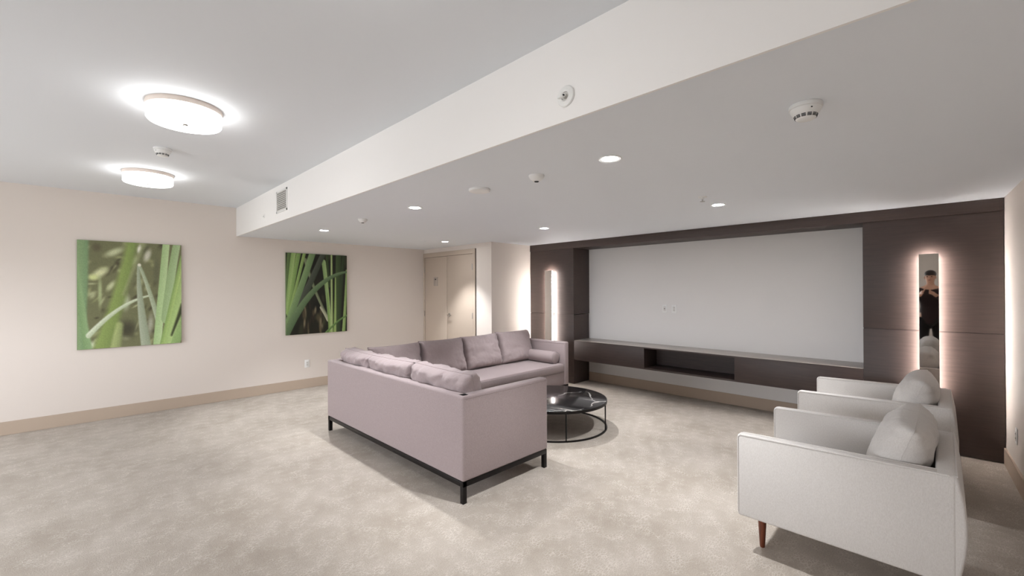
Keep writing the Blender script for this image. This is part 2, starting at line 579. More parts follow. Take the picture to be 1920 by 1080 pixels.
def mirror(label, y0, y1, turn=0.0):
    z0, z1 = 0.52, 1.81
    xm = XP - 0.068
    t = thing('backlit_mirror', label, 'mirror', (XP, (y0 + y1) / 2, z0), 'backlit mirrors')
    kids = [obj('mirror_glass', B(((xm, y0, z0), (xm + 0.006, y1, z1)), bev=0.0012), M['mirror'], t, smooth=False)]
    obj('backing_box', B(((xm + 0.016, y0 + 0.036, z0 + 0.03), (XP - 0.0005, y1 - 0.036, z1 - 0.03)), bev=0.001), M['whiteplastic'], t)
    for yy in (y0 + 0.005, y1 - 0.010):
        kids.append(obj('led_strip', B(((xm + 0.012, yy, z0 + 0.015), (xm + 0.038, yy + 0.005, z1 - 0.010))), M['led'], t))
    kids.append(obj('led_strip', B(((xm + 0.012, y0 + 0.012, z1 - 0.013), (xm + 0.030, y1 - 0.012, z1 - 0.008))), M['led'], t))
    for k_ in kids:          # the glass hangs slightly turned on its bracket
        k_.rotation_euler = (0, 0, turn)
mirror('tall narrow backlit mirror behind the far end of the sofa', 4.533, 4.688, math.radians(-4.5))
mirror('tall narrow backlit mirror behind the armchairs reflecting a dark figure', 0.026, 0.158)

# wall plates
def plate(label, cat, loc, normal, kind):
    """normal: '-x', '-y' or '+y'; a cover plate with its own insert"""
    bm = B(((-0.036, -0.006, -0.06), (0.036, 0, 0.06)), bev=0.002)
    bi = B(((-0.017, -0.009, -0.034), (0.017, -0.0055, 0.034)), bev=0.001)
    rz = {'-y': 0, '-x': -PI / 2, '+y': PI}[normal]
    mx = Matrix.Translation(loc) @ Matrix.Rotation(rz, 4, 'Z')
    bm.transform(mx); bi.transform(mx)
    o = tag(obj(kind, bm, M['whiteplastic'], loc=loc), label, cat)
    i = obj('plate_insert', bi, M['louver'], o)
    if kind == 'wall_outlet':
        for z in (-0.017, 0.017):
            for x in (-0.006, 0.006):
                bs = B(((x - 0.0012, -0.0097, z - 0.005), (x + 0.0012, -0.0088, z + 0.005)))
                bs.transform(mx)
                obj('socket_slot', bs, M['slot'], i)
    else:
        bs = B(((-0.006, -0.0105, -0.006), (0.006, -0.0085, 0.006)), bev=0.001)
        bs.transform(mx)
        obj('jack', bs, M['slot'], i)
plate('left white cover plate of the pair on the pale grey recessed wall', 'wall plate', (XW, 2.845, 1.215), '-x', 'cable_plate')
plate('right white outlet of the pair on the pale grey recessed wall', 'outlet', (XW, 2.705, 1.215), '-x', 'wall_outlet')
plate('white outlet low on the cream wall left of the sofa', 'outlet', (2.495, YL, 0.372), '-y', 'wall_outlet')
plate('white outlet low on the right wall beside the armchairs', 'outlet', (5.03, yr(5.03), 0.37), '+y', 'wall_outlet')

# ------------------------------------------------------------------ lamps
def flush_lamp(x, y, label):
    t = thing('flush_ceiling_lamp', label, 'ceiling lamp', (x, y, ZC), 'drum lamps on the main ceiling')
    bm = bmesh.new()
    lathe(bm, [(0, 0), (0.197, 0), (0.197, -0.030), (0.190, -0.032), (0, -0.032)], 64, Matrix.Translation((x, y, ZC)))
    obj('mounting_ring', bm, M['lampring'], t)
    bm = bmesh.new()
    lathe(bm, [(0, -0.0325), (0.192, -0.0325), (0.192, -0.094), (0.186, -0.102), (0.172, -0.106), (0, -0.107)], 64, Matrix.Translation((x, y, ZC)))
    df = obj('diffuser_drum', bm, M['diffuser'], t)
    bm = bmesh.new()
    lathe(bm, [(0, -0.107), (0.017, -0.1075), (0.015, -0.112), (0.006, -0.114), (0.006, -0.120), (0, -0.121)], 20, Matrix.Translation((x, y, ZC)))
    obj('finial', bm, M['chrome'], df)
flush_lamp(0.475, 3.37, 'nearer lit white drum lamp on the main ceiling')
flush_lamp(0.485, 5.50, 'farther lit white drum lamp on the main ceiling, behind the smoke detector')
flush_lamp(0.475, 1.20, 'lit white drum lamp overhead, just above the top edge of the view')

def downlight(x, y, label):
    t = thing('recessed_downlight', label, 'downlight', (x, y, ZL), 'recessed downlights in the lowered ceiling')
    bm = bmesh.new()
    lathe(bm, [(0.048, -0.001), (0.066, 0.0), (0.068, -0.003), (0.064, -0.006), (0.048, -0.003), (0.048, -0.001)], 32, Matrix.Translation((x, y, ZL)))
    obj('trim_ring', bm, M['whiteplastic'], t)
    bm = bmesh.new()
    lathe(bm, [(0, -0.0035), (0.047, -0.0035), (0.047, -0.0005), (0, -0.0005)], 32, Matrix.Translation((x, y, ZL)))
    obj('lens', bm, M['downlens'], t)
    ld = bpy.data.lights.new('downlight_beam', 'SPOT')
    ld.energy = SPOT_W
    ld.color = NEUTRAL
    ld.spot_size = math.radians(84)
    ld.spot_blend = 0.6
    ld.shadow_soft_size = 0.04
    lo = bpy.data.objects.new('downlight_beam', ld)
    COL.objects.link(lo)
    lo.parent = t
    lo.location = (0, 0, -0.02)
for x, y, lb in ((2.19, 1.372, 'nearest and largest lit downlight in the lowered ceiling'),
                 (2.195, 3.45, 'lit downlight in the lowered ceiling above the sofa back, left of the flat disc'),
                 (2.20, 5.55, 'leftmost lit downlight, near the wall with the smaller grass picture'),
                 (4.085, 5.56, 'lit downlight right in front of the double door'),
                 (4.095, 3.51, 'lit downlight nearest to the left mirror column'),
                 (4.10, 1.441, 'lit downlight near the header board, beside the sprinkler head')):
    downlight(x, y, lb)

# ------------------------------------------------------------------ ceiling devices
def detector(x, y, z, label, s=1.0):
    t = thing('smoke_detector', label, 'smoke detector', (x, y, z))
    mx = Matrix.Translation((x, y, z)) @ Matrix.Scale(s, 4)
    bm = bmesh.new()
    lathe(bm, [(0, 0), (0.058, 0), (0.060, -0.004), (0.060, -0.016), (0.057, -0.018), (0, -0.018)], 40, mx)
    obj('base_ring', bm, M['whiteplastic'], t)
    bm = bmesh.new()
    lathe(bm, [(0, -0.0185), (0.056, -0.0185), (0.056, -0.024), (0.050, -0.036), (0.042, -0.043), (0.036, -0.058), (0.030, -0.062), (0, -0.062)], 40, mx)
    bd = obj('detector_body', bm, M['whiteplastic'], t)
    bm = bmesh.new()
    for r_, z_ in ((0.0408, -0.0465), (0.0392, -0.0508), (0.0378, -0.0550)):
        for k in range(12):
            tt = bmesh.new()
            box(tt, (r_ - 0.002, -0.0075, -0.0013), (r_ + 0.001, 0.0075, 0.0013))
            merge(bm, tt, mx @ Matrix.Translation((0, 0, z_)) @ Matrix.Rotation(2 * PI * k / 12, 4, 'Z'))
    obj('vent_slots', bm, M['slot'], bd)
    bm = bmesh.new()
    tt = bmesh.new()
    box(tt, (0.0515, -0.003, -0.031), (0.0545, 0.003, -0.026))
    merge(bm, tt, mx @ Matrix.Rotation(math.radians(213), 4, 'Z'))
    obj('indicator', bm, M['slot'], bd)
detector(2.135, 0.40, ZL, 'large white smoke detector with slotted rim on the lowered ceiling at right')
detector(0.482, 4.47, ZC, 'white smoke detector on the main ceiling between the two drum lamps')

def dome(x, y, label, s):
    t = thing('dome_sensor', label, 'ceiling sensor', (x, y, ZL))
    mx = Matrix.Translation((x, y, ZL)) @ Matrix.Scale(s, 4)
    bm = bmesh.new()
    lathe(bm, [(0, 0), (0.052, 0), (0.053, -0.004), (0.050, -0.014), (0.040, -0.028), (0.024, -0.038), (0.018, -0.040), (0, -0.040)], 36, mx)
    obj('dome_body', bm, M['whiteplastic'], t)
    bm = bmesh.new()
    lathe(bm, [(0, -0.0402), (0.016, -0.0402), (0.014, -0.044), (0, -0.046)], 24, mx)
    obj('sensor_lens', bm, M['slot'], t)
dome(2.163, 1.92, 'white dome sensor with dark lens between the flat disc and the nearest downlight', 1.0)
dome(2.152, 4.40, 'small white dome sensor between the two leftmost downlights', 0.95)
t = thing('ceiling_disc', 'flat white disc detector on the lowered ceiling above the sofa', 'ceiling sensor', (2.15, 2.487, ZL))
mx = Matrix.Translation((2.15, 2.487, ZL))
bm = bmesh.new()
lathe(bm, [(0, 0), (0.080, 0), (0.082, -0.008), (0.080, -0.016), (0.066, -0.021), (0, -0.023)], 48, mx)
obj('disc_body', bm, M['whiteplastic'], t)
bm = bmesh.new()
lathe(bm, [(0, -0.0235), (0.006, -0.022), (0.006, -0.016), (0, -0.015)], 16, Matrix.Translation((2.15 + 0.05, 2.487 - 0.05, ZL - 0.001)))
obj('indicator', bm, M['whiteplastic'], t)

t = thing('ceiling_sprinkler', 'small pendent sprinkler head beside the downlight near the header board', 'sprinkler', (3.653, 1.408, ZL))
mx = Matrix.Translation((3.653, 1.408, ZL))
bm = bmesh.new()
lathe(bm, [(0, 0), (0.036, 0), (0.034, -0.006), (0.016, -0.008), (0.010, -0.020), (0, -0.020)], 28, mx)
obj('escutcheon', bm, M['whiteplastic'], t)
bm = bmesh.new()
lathe(bm, [(0, -0.038), (0.020, -0.038), (0.020, -0.040), (0, -0.041)], 20, mx)
for s_ in (-1, 1):
    tube(bm, [(3.653 + 0.008 * s_, 1.408, ZL - 0.018), (3.653 + 0.011 * s_, 1.408, ZL - 0.028), (3.653 + 0.003 * s_, 1.408, ZL - 0.038)], 0.0025, 6)
obj('deflector', bm, M['chrome'], t)
bm = bmesh.new()
lathe(bm, [(0, -0.0005), (0.040, -0.0005), (0.039, -0.004), (0, -0.005)], 28, Matrix.Translation((3.787, 5.728, ZL)))
tag(obj('sprinkler_cover', bm, M['ceiling'], loc=(3.787, 5.728, ZL)), 'flat round cover plate in the lowered ceiling just left of the door downlight', 'sprinkler')

def side_sprinkler(y, z, s, label):
    xf = XB - 0.013
    t = thing('sidewall_sprinkler', label, 'sprinkler', (xf, y, z))
    mx = Matrix.Translation((xf, y, z)) @ Matrix.Rotation(-PI / 2, 4, 'Y') @ Matrix.Scale(s, 4)
    bm = bmesh.new()
    lathe(bm, [(0.020, 0.002), (0.046, 0.0), (0.048, 0.003), (0.044, 0.008), (0.026, 0.013), (0.020, 0.010), (0.020, 0.002)], 36, mx)
    obj('escutcheon', bm, M['whiteplastic'], t)
    bm = bmesh.new()
    lathe(bm, [(0, 0.001), (0.0195, 0.001), (0.0195, 0.003), (0, 0.003)], 24, mx)
    obj('recess_cup', bm, M['louver'], t)
    bm = bmesh.new()
    lathe(bm, [(0, 0.003), (0.011, 0.003), (0.010, 0.018), (0.006, 0.0185), (0.005, 0.012), (0, 0.012)], 16, mx)
    nz = obj('nozzle', bm, M['louver'], t)
    bm = bmesh.new()
    lathe(bm, [(0, 0.013), (0.0055, 0.013), (0.005, 0.021), (0, 0.022)], 12, mx)
    obj('glass_bulb', bm, M['slot'], nz)
    bm = bmesh.new()
    tt = bmesh.new()
    box(tt, (-0.018, -0.016, 0.030), (-0.0155, 0.016, 0.044), 0.001)
    merge(bm, tt, mx)
    tt = bmesh.new()
    box(tt, (-0.0165, -0.003, 0.012), (-0.004, 0.003, 0.034), 0.001)
    merge(bm, tt, mx)
    obj('deflector', bm, M['whiteplastic'], t)
side_sprinkler(1.20, 2.371, 1.0, 'round sidewall sprinkler on the bright bulkhead face')
side_sprinkler(5.685, 2.382, 0.5, 'tiny sidewall sprinkler on the bulkhead left of the vent grille')

# vent grille on the bulkhead
xf = XB - 0.013
v = thing('vent_grille', 'white louvred vent grille on the bulkhead near the left wall', 'vent', (xf, 5.055, 2.36))
y0, y1, z0, z1 = 4.885, 5.225, 2.352, 2.592
obj('grille_frame', B(((xf - 0.008, y0, z0), (xf, y0 + 0.022, z1)), ((xf - 0.008, y1 - 0.022, z0), (xf, y1, z1)),
                      ((xf - 0.008, y0, z0), (xf, y1, z0 + 0.02)), ((xf - 0.008, y0, z1 - 0.02), (xf, y1, z1)), bev=0.001), M['whiteplastic'], v)
obj('duct_opening', B(((xf - 0.002, y0 + 0.02, z0 + 0.018), (xf - 0.0005, y1 - 0.02, z1 - 0.018))), M['duct'], v)
ns = 10
for k in range(ns):
    z = z0 + 0.026 + (z1 - z0 - 0.052) * k / (ns - 1)
    bm = bmesh.new()
    tt = bmesh.new()
    box(tt, (-0.006, y0 + 0.022, -0.0012), (0.006, y1 - 0.022, 0.0012))
    merge(bm, tt, Matrix.Translation((xf - 0.008, 0, z)) @ Matrix.Rotation(math.radians(38), 4, 'Y'))
    obj('slat', bm, M['louver'], v)

# ------------------------------------------------------------------ grass pictures (flat prints on canvas)
def lin(c):
    c = np.asarray(c, float) / 255.0
    return np.where(c <= 0.04045, c / 12.92, ((c + 0.055) / 1.055) ** 2.4)

class Print:
    def __init__(s, n, bg):
        s.n = n
        v, u = np.mgrid[0:n, 0:n] / (n - 1.0)
        s.u, s.v = u, v
        s.im = np.zeros((n, n, 3)) + np.array(bg, float)
    def blob(s, u, v, ru, rv, col, rot=0.0, soft=0.5, a=1.0):
        du, dv = s.u - u, s.v - v
        c, si = math.cos(rot), math.sin(rot)
        x = (du * c + dv * si) / ru; y = (-du * si + dv * c) / rv
        d = np.sqrt(x * x + y * y)
        al = np.clip((1 - d) / soft, 0, 1) * a
        al = al * al * (3 - 2 * al)
        s.im += (np.array(col, float) - s.im) * al[..., None]
    def blade(s, p0, p1, p2, w0, w1, col, edge=None, soft=0.012, a=1.0, rib=0.0):
        """a quadratic ribbon from p0 over p1 to p2, widths w0..w1"""
        K = 60
        best = np.full((s.n, s.n), 9.0); bt = np.zeros((s.n, s.n)); bs = np.zeros((s.n, s.n))
        for k in range(K + 1):
            t = k / K
            qx = (1 - t) ** 2 * p0[0] + 2 * t * (1 - t) * p1[0] + t * t * p2[0]
            qy = (1 - t) ** 2 * p0[1] + 2 * t * (1 - t) * p1[1] + t * t * p2[1]
            dx = 2 * (1 - t) * (p1[0] - p0[0]) + 2 * t * (p2[0] - p1[0])
            dy = 2 * (1 - t) * (p1[1] - p0[1]) + 2 * t * (p2[1] - p1[1])
            ln = math.hypot(dx, dy) + 1e-9
            d = np.hypot(s.u - qx, s.v - qy)
            sg = ((s.u - qx) * dy - (s.v - qy) * dx) / ln
            mk = d < best
            best = np.where(mk, d, best); bt = np.where(mk, t, bt); bs = np.where(mk, sg, bs)
        w = (w0 + (w1 - w0) * bt) / 2
        al = np.clip((w - best) / soft + 0.5, 0, 1) * a
        x = np.clip(bs / np.maximum(w, 1e-4), -1, 1)
        c = np.array(col, float)[None, None, :] * np.ones((s.n, s.n, 1))
        e = np.array(edge if edge is not None else [q * 0.72 for q in col], float)
        k = np.clip((x + 1) / 2, 0, 1)[..., None]
        c = c * (1 - k * 0.9) + e * k * 0.9
        if rib:
            c = c * (1 + rib * np.sin(x * 9)[..., None])
        s.im += (c - s.im) * al[..., None]
    def speckle(s, amp, seed):
        r = np.random.default_rng(seed).normal(size=(s.n, s.n))
        s.im *= (1 + amp * r)[..., None]

def canvas(label, x0, x1, z0, z1, pr, thick=0.032, sat=0.82, lift=6):
    yb = YL
    c = Vector(((x0 + x1) / 2, yb, z0))
    o = tag(obj('canvas_print', B(((x0, yb - thick, z0), (x1, yb - 0.0005, z1)), bev=0.002), M['canvas'], loc=c), label, 'picture')
    n = pr.n
    yy = yb - thick - 0.0008
    us = np.linspace(x0 + 0.0015, x1 - 0.0015, n + 1); vs = np.linspace(z1 - 0.0015, z0 + 0.0015, n + 1)
    co = np.zeros((n + 1, n + 1, 3)); co[..., 0] = us[None, :] - c.x; co[..., 1] = yy - c.y; co[..., 2] = vs[:, None] - c.z
    idx = np.arange((n + 1) * (n + 1)).reshape(n + 1, n + 1)
    q = np.stack([idx[:-1, :-1], idx[1:, :-1], idx[1:, 1:], idx[:-1, 1:]], -1).reshape(-1, 4)
    me = bpy.data.meshes.new('print')
    me.from_pydata(co.reshape(-1, 3).tolist(), [], q.tolist())
    at = me.color_attributes.new('ink', 'FLOAT_COLOR', 'POINT')
    im = np.clip(pr.im, 0, 255)
    g_ = im.mean(-1, keepdims=True)
    im = np.clip(g_ + (im - g_) * sat + lift, 0, 255)
    im2 = np.concatenate([im, im[-1:]], 0); im2 = np.concatenate([im2, im2[:, -1:]], 1)
    cl = np.ones(((n + 1) * (n + 1), 4)); cl[:, :3] = lin(im2).reshape(-1, 3)
    at.data.foreach_set('color', cl.astype(np.float32).ravel())
    me.materials.append(M['ink'])
    p = bpy.data.objects.new('printed_face', me)
    COL.objects.link(p)
    p.parent = o
    p['label'] = 'printed photograph of green grass blades'

M['canvas'] = mat('canvas_edge', srgb(128, 138, 108), 0.8)
mi = mat('printed_ink', (0.5, 0.5, 0.5, 1), 0.55, spec=0.3)
at_ = N(mi, 'ShaderNodeAttribute', attribute_name='ink')
L(mi, at_, 'Color', mi.node_tree.nodes['Principled BSDF'], 'Base Color')
M['ink'] = mi

rg = np.random.default_rng(3)
P = Print(190, (104, 106, 64))
for k in range(90):
    u, v_ = rg.uniform(0, 0.8), rg.uniform(0, 1)
    cc = [(78, 76, 44), (138, 146, 88), (170, 176, 122), (98, 102, 60), (62, 58, 36), (150, 156, 96)][rg.integers(6)]
    P.blob(u, v_, rg.uniform(.03, .11), rg.uniform(.015, .05), cc, rg.uniform(-1.3, .2), .9, .75)
for u, v_, ru, rv, cc, ro in ((.2, .30, .13, .06, (205, 210, 150), -.5), (.33, .10, .15, .05, (182, 190, 138), -.4), (.14, .34, .08, .045, (196, 208, 124), 0),
                             (.57, .06, .035, .065, (236, 232, 220), .25), (.65, .12, .05, .10, (190, 188, 164), .4), (.44, .58, .06, .12, (160, 172, 132), .1),
                             (.20, .48, .03, .22, (156, 170, 110), 0), (.45, .84, .15, .14, (60, 58, 36), 0), (.74, .28, .05, .24, (92, 94, 60), 0), (.48, .2, .1, .05, (168, 176, 130), -.7),
                             (.17, .06, .07, .07, (88, 82, 52), .3), (.13, .97, .05, .05, (200, 208, 168), 0), (.68, .80, .05, .16, (152, 154, 126), .1), (.30, .42, .09, .04, (180, 188, 134), -.9)):
    P.blob(u, v_, ru, rv, cc, ro, .9)
P.blade((.50, 0), (.40, .5), (.22, 1.0), .10, .15, (132, 158, 66), (112, 136, 56), .05)
P.blade((.62, .02), (.5, .3), (.42, .5), .05, .03, (150, 160, 100), None, .03, .8)
P.blade((.04, -.02), (.05, .45), (.03, 1.02), .12, .07, (128, 160, 100), (104, 142, 90), .025)
P.blade((-.03, .1), (.03, .6), (.10, 1.05), .04, .08, (112, 150, 86), (132, 168, 106), .02)
P.blade((.38, .80), (.36, .92), (.34, 1.02), .07, .10, (166, 184, 100), None, .03)
P.blade((.66, .52), (.38, .58), (.10, .88), .018, .05, (206, 216, 186), (160, 178, 130), .01)
P.blade((.56, .22), (.56, .5), (.635, 1.0), .022, .10, (160, 172, 142), (128, 142, 108), .012)
P.blade((.575, .23), (.66, .42), (.755, .75), .028, .055, (168, 182, 146), (134, 150, 110), .01)
P.blob(.57, .215, .022, .02, (216, 214, 190))
P.blade((.845, -.02), (.80, .45), (.745, 1.05), .075, .085, (150, 186, 112), (176, 206, 138), .008)
P.blade((.96, -.02), (.89, .3), (.84, .75), .08, .10, (138, 170, 104), (162, 192, 130), .008)
P.blade((1.02, .12), (.92, .55), (.80, 1.05), .05, .07, (120, 158, 70), (186, 214, 110), .008)
P.blade((1.06, .28), (.97, .65), (.86, 1.05), .10, .11, (150, 186, 92), (176, 206, 120), .008)
P.blade((1.02, .62), (.97, .75), (.90, .92), .05, .02, (56, 66, 30), None, .02)
P.blade((1.05, .72), (1.0, .86), (.92, 1.05), .08, .10, (140, 178, 92), (120, 156, 80), .008)
P.speckle(.03, 1)
canvas('larger square canvas print of pale green grass blades, left on the cream wall', -0.012, 0.936, 0.838, 2.09, P, sat=0.76, lift=15)

P = Print(170, (26, 27, 16))
for k in range(30):
    P.blob(rg.uniform(.2, 1), rg.uniform(0, 1), rg.uniform(.03, .1), rg.uniform(.05, .16), [(16, 16, 10), (44, 46, 26), (56, 58, 34), (30, 26, 16)][rg.integers(4)], rg.uniform(-.4, .4), .7, .8)
for k in range(16):
    P.blob(rg.uniform(.25, .6), rg.uniform(.62, 1), rg.uniform(.02, .05), rg.uniform(.06, .16), [(96, 82, 56), (72, 60, 38), (120, 108, 78), (40, 32, 20)][rg.integers(4)], rg.uniform(-.3, .3), .7, .8)
P.blade((.30, .08), (.42, .45), (.66, .80), .05, .035, (126, 136, 96), (92, 104, 70), .012)
P.blade((.55, .68), (.62, .76), (.67, .84), .035, .05, (186, 186, 150), None, .01)
P.blade((.66, .0), (.66, .2), (.70, .4), .04, .05, (56, 76, 36), None, .015)
P.blade((.86, .0), (.84, .4), (.83, 1.05), .10, .07, (66, 88, 44), (44, 60, 30), .012)
P.blade((.95, .0), (.90, .4), (.86, 1.05), .05, .05, (50, 68, 36), None, .012)
P.blade((.60, .10), (.66, .45), (.72, 1.05), .07, .055, (120, 152, 84), (150, 178, 110), .008)
P.blade((.735, -.02), (.735, .5), (.74, 1.05), .03, .04, (178, 196, 130), (130, 158, 80), .006)
P.blade((.80, .3), (.80, .7), (.785, 1.05), .02, .05, (120, 156, 70), (168, 190, 110), .008)
P.blade((.67, .5), (.69, .8), (.70, 1.05), .02, .045, (104, 142, 62), (150, 178, 90), .008)
P.blade((1.0, .2), (.985, .6), (.94, 1.05), .03, .06, (150, 178, 100), (110, 144, 72), .008)
P.blade((.05, -.02), (.02, .3), (.0, .6), .06, .04, (96, 128, 64), None, .01)
P.blade((.12, -.02), (.06, .3), (.01, .72), .075, .05, (132, 168, 84), (162, 192, 112), .006)
P.blade((.20, -.02), (.12, .3), (.03, .75), .07, .05, (140, 176, 88), (104, 138, 66), .006)
P.blade((.29, -.02), (.16, .4), (.03, .82), .05, .04, (150, 184, 96), (110, 140, 66), .006)
P.blade((.60, -.02), (.42, .3), (.22, .62), .08, .10, (74, 80, 66), (50, 58, 44), .012)
P.blade((.42, -.02), (.24, .42), (-.02, .95), .10, .09, (126, 158, 98), (92, 122, 72), .006)
P.blade((1.02, .215), (.42, .28), (-.02, 1.02), .028, .12, (104, 130, 84), (70, 96, 58), .006)
P.blade((1.0, .80), (.86, .84), (.62, 1.02), .022, .03, (110, 150, 74), (70, 100, 46), .006)
P.speckle(.03, 2)
canvas('smaller square canvas print of dark green reeds, right on the cream wall above the sofa', 2.184, 3.116, 0.832, 2.07, P)

# ------------------------------------------------------------------ sectional sofa
sx0, sx1, sxb = 1.888, 2.80, 4.925
sy0, sy1, syb = 2.373, 4.692, 3.775
th, zb, zt = 0.09, 0.155, 0.755
sf = thing('sectional_sofa', 'large L-shaped mauve grey sectional sofa on black steel base', 'sofa', (1.95, 3.6, 0))
obj('backrest', B(((sx0, sy0, zb), (sx0 + th, sy1, zt)), bev=0.018, seg=4), M['sofa'], sf)
obj('backrest', B(((sx0 + th - 0.012, sy1 - th, zb), (sxb, sy1, zt)), bev=0.018, seg=4), M['sofa'], sf)
obj('armrest', B(((sx0 + 0.004, sy0 - 0.001, zb), (sx1, sy0 + th, zt)), bev=0.018, seg=4), M['sofa'], sf)
obj('armrest', B(((sxb - th, syb, zb), (sxb + 0.001, sy1 - 0.004, zt)), bev=0.018, seg=4), M['sofa'], sf)
obj('seat_base', B(((sx0 + th, sy0 + th, zb), (sx1 - 0.02, sy1 - th, 0.335)), bev=0.01), M['sofa'], sf)
obj('seat_base', B(((sx1 - 0.02, syb + 0.015, zb), (sxb - th, sy1 - th, 0.335)), bev=0.01), M['sofa'], sf)
def seat(lo, hi, seams):
    o = obj('seat_cushion', B((lo, hi), bev=0.03, seg=4), M['sofa'], sf)
    x0, y0, z0_ = lo; x1, y1, z1_ = hi
    e = 0.010
    for z in (z0_ + e + 0.004, z1_ - e):
        bm = bmesh.new()
        tube(bm, [(x0 + e, y0 + e, z), (x1 - e, y0 + e, z), (x1 - e, y1 - e, z), (x0 + e, y1 - e, z)], 0.0045, 6, True)
        obj('piping', bm, M['sofa'], o)
seat((sx0 + th + 0.004, sy0 + th + 0.004, 0.335), (sx1 - 0.005, syb - 0.02, 0.455), 1)
seat((sx0 + th + 0.004, syb + 0.002, 0.335), (sxb - th - 0.004, sy1 - th - 0.004, 0.455), 1)
zp = zt - 0.02
bm = bmesh.new()
tube(bm, [(sx0 + 0.02, sy0 - 0.0005, zp), (sx1 - 0.02, sy0 - 0.0005, zp)], 0.003, 6)
obj('piping', bm, M['sofa'], sf)
bm = bmesh.new()
tube(bm, [(sxb - th - 0.0005, syb + 0.02, zp), (sxb - th - 0.0005, sy1 - th, zp)], 0.003, 6)
obj('piping', bm, M['sofa'], sf)
bm = bmesh.new()
tube(bm, [(sx0 + th + 0.0005, sy0 + th, zp), (sx0 + th + 0.0005, sy1 - th, zp)], 0.003, 6)
obj('piping', bm, M['sofa'], sf)
rz0 = 0.117
i = 0.006
obj('base_rail', B(((sx0 + i, sy0 + i, rz0), (sx0 + 0.04, sy1 - i, zb)), ((sx0 + i, sy0 + i, rz0), (sx1 - i, sy0 + 0.04, zb)),
                   ((sx1 - 0.04, sy0 + i, rz0), (sx1 - i, syb + 0.03, zb)), ((sx1 - 0.04, syb + i, rz0), (sxb - i, syb + 0.04, zb)),
                   ((sxb - 0.04, syb + i, rz0), (sxb - i, sy1 - i, zb)), ((sx0 + i, sy1 - 0.04, rz0), (sxb - i, sy1 - i, zb)), bev=0.002), M['steel'], sf)
for x, y in ((sx0 + i, sy0 + i), (sx1 - 0.04, sy0 + i), (sx0 + i, sy1 - 0.04), (sx1 - 0.04, syb + i), (sxb - 0.04, syb + i), (sxb - 0.04, sy1 - 0.04), (3.4, sy1 - 0.04)):
    obj('leg', B(((x, y, 0.0), (x + 0.034, y + 0.034, rz0 + 0.002)), bev=0.002), M['steel'], sf)

def pillow_bm(w, h, t, seed, wr=0.006, pe=0.42, n=36, ear=0.03, ex=3.6):
    """soft pillow, width along x, thickness along y, height along z, centred"""
    bm = bmesh.new()
    rows = []
    for side in (-1, 1):
        g = []
        for j in range(n + 1):
            v = -1 + 2 * j / n
            row = []
            for k in range(n + 1):
                u = -1 + 2 * k / n
                prof = max(0.0, (1 - abs(u) ** ex) * (1 - abs(v) ** ex)) ** pe
                ox = u * w / 2 * (1 - ear * (1 - v * v)) ; oz = v * h / 2 * (1 - ear * (1 - u * u))
                d = side * t / 2 * prof
                if prof > 0:
                    nn = noise.noise(Vector((u * 2.2 + seed, v * 2.2, side * 3.0 + seed * 1.7)))
                    n2 = noise.noise(Vector((u * 6 + seed * 2, v * 3.5 + u * 2, side * 2.0)))
                    n2 = 0.5 - abs(n2) * 2.2
                    edge = max(abs(u), abs(v)) ** 3
                    d += side * (nn * wr * 2.0 + n2 * wr * (0.5 + 1.6 * edge)) * min(1, prof * 3)
                co = Vector((ox, d, oz))
                if side == 1 and (j in (0, n) or k in (0, n)):
                    row.append(rows[0][j][k])
                else:
                    row.append(bm.verts.new(co))
            g.append(row)
        rows.append(g)
    for si, g in enumerate(rows):
        for j in range(n):
            for k in range(n):
                q = (g[j][k], g[j][k + 1], g[j + 1][k + 1], g[j + 1][k])
                bm.faces.new(q if si == 0 else q[::-1])
    bmesh.ops.recalc_face_normals(bm, faces=list(bm.faces))
    return bm

def edge_loop(w, h, ear=0.03, n=18):
    p = []
    for a, b, c, d in ((-1, -1, 1, -1), (1, -1, 1, 1), (1, 1, -1, 1), (-1, 1, -1, -1)):
        for k in range(n):
            u = a + (c - a) * k / n; v = b + (d - b) * k / n
            p.append((u * w / 2 * (1 - ear * (1 - v * v)), 0, v * h / 2 * (1 - ear * (1 - u * u))))
    return p

def pillow(name, label, cat, group, center, w, h, t, rz, lean, material, seed, tilt=0.0, wr=0.006, pe=0.42, pipe=0.0035, ear=0.03, ex=3.6):
    me = bpy.data.meshes.new(name)
    bm = pillow_bm(w, h, t, seed, wr, pe, ear=ear, ex=ex)
    bm.to_mesh(me); bm.free()
    me.materials.append(material)
    me.shade_smooth()
    o = bpy.data.objects.new(name, me)
    COL.objects.link(o)
    o.matrix_world = Matrix.Translation(center) @ Matrix.Rotation(rz, 4, 'Z') @ Matrix.Rotation(lean, 4, 'X') @ Matrix.Rotation(tilt, 4, 'Y')
    tag(o, label, cat, group)
    bm = bmesh.new()
    tube(bm, edge_loop(w, h, ear), pipe, 6, True)
    m2 = bpy.data.meshes.new('piping')
    bm.to_mesh(m2); bm.free()
    m2.materials.append(material)
    m2.shade_smooth()
    p = bpy.data.objects.new('piping', m2)
    COL.objects.link(p)
    p.parent = o
    return o

GB = 'loose back cushions on the sofa'
zc = 0.455
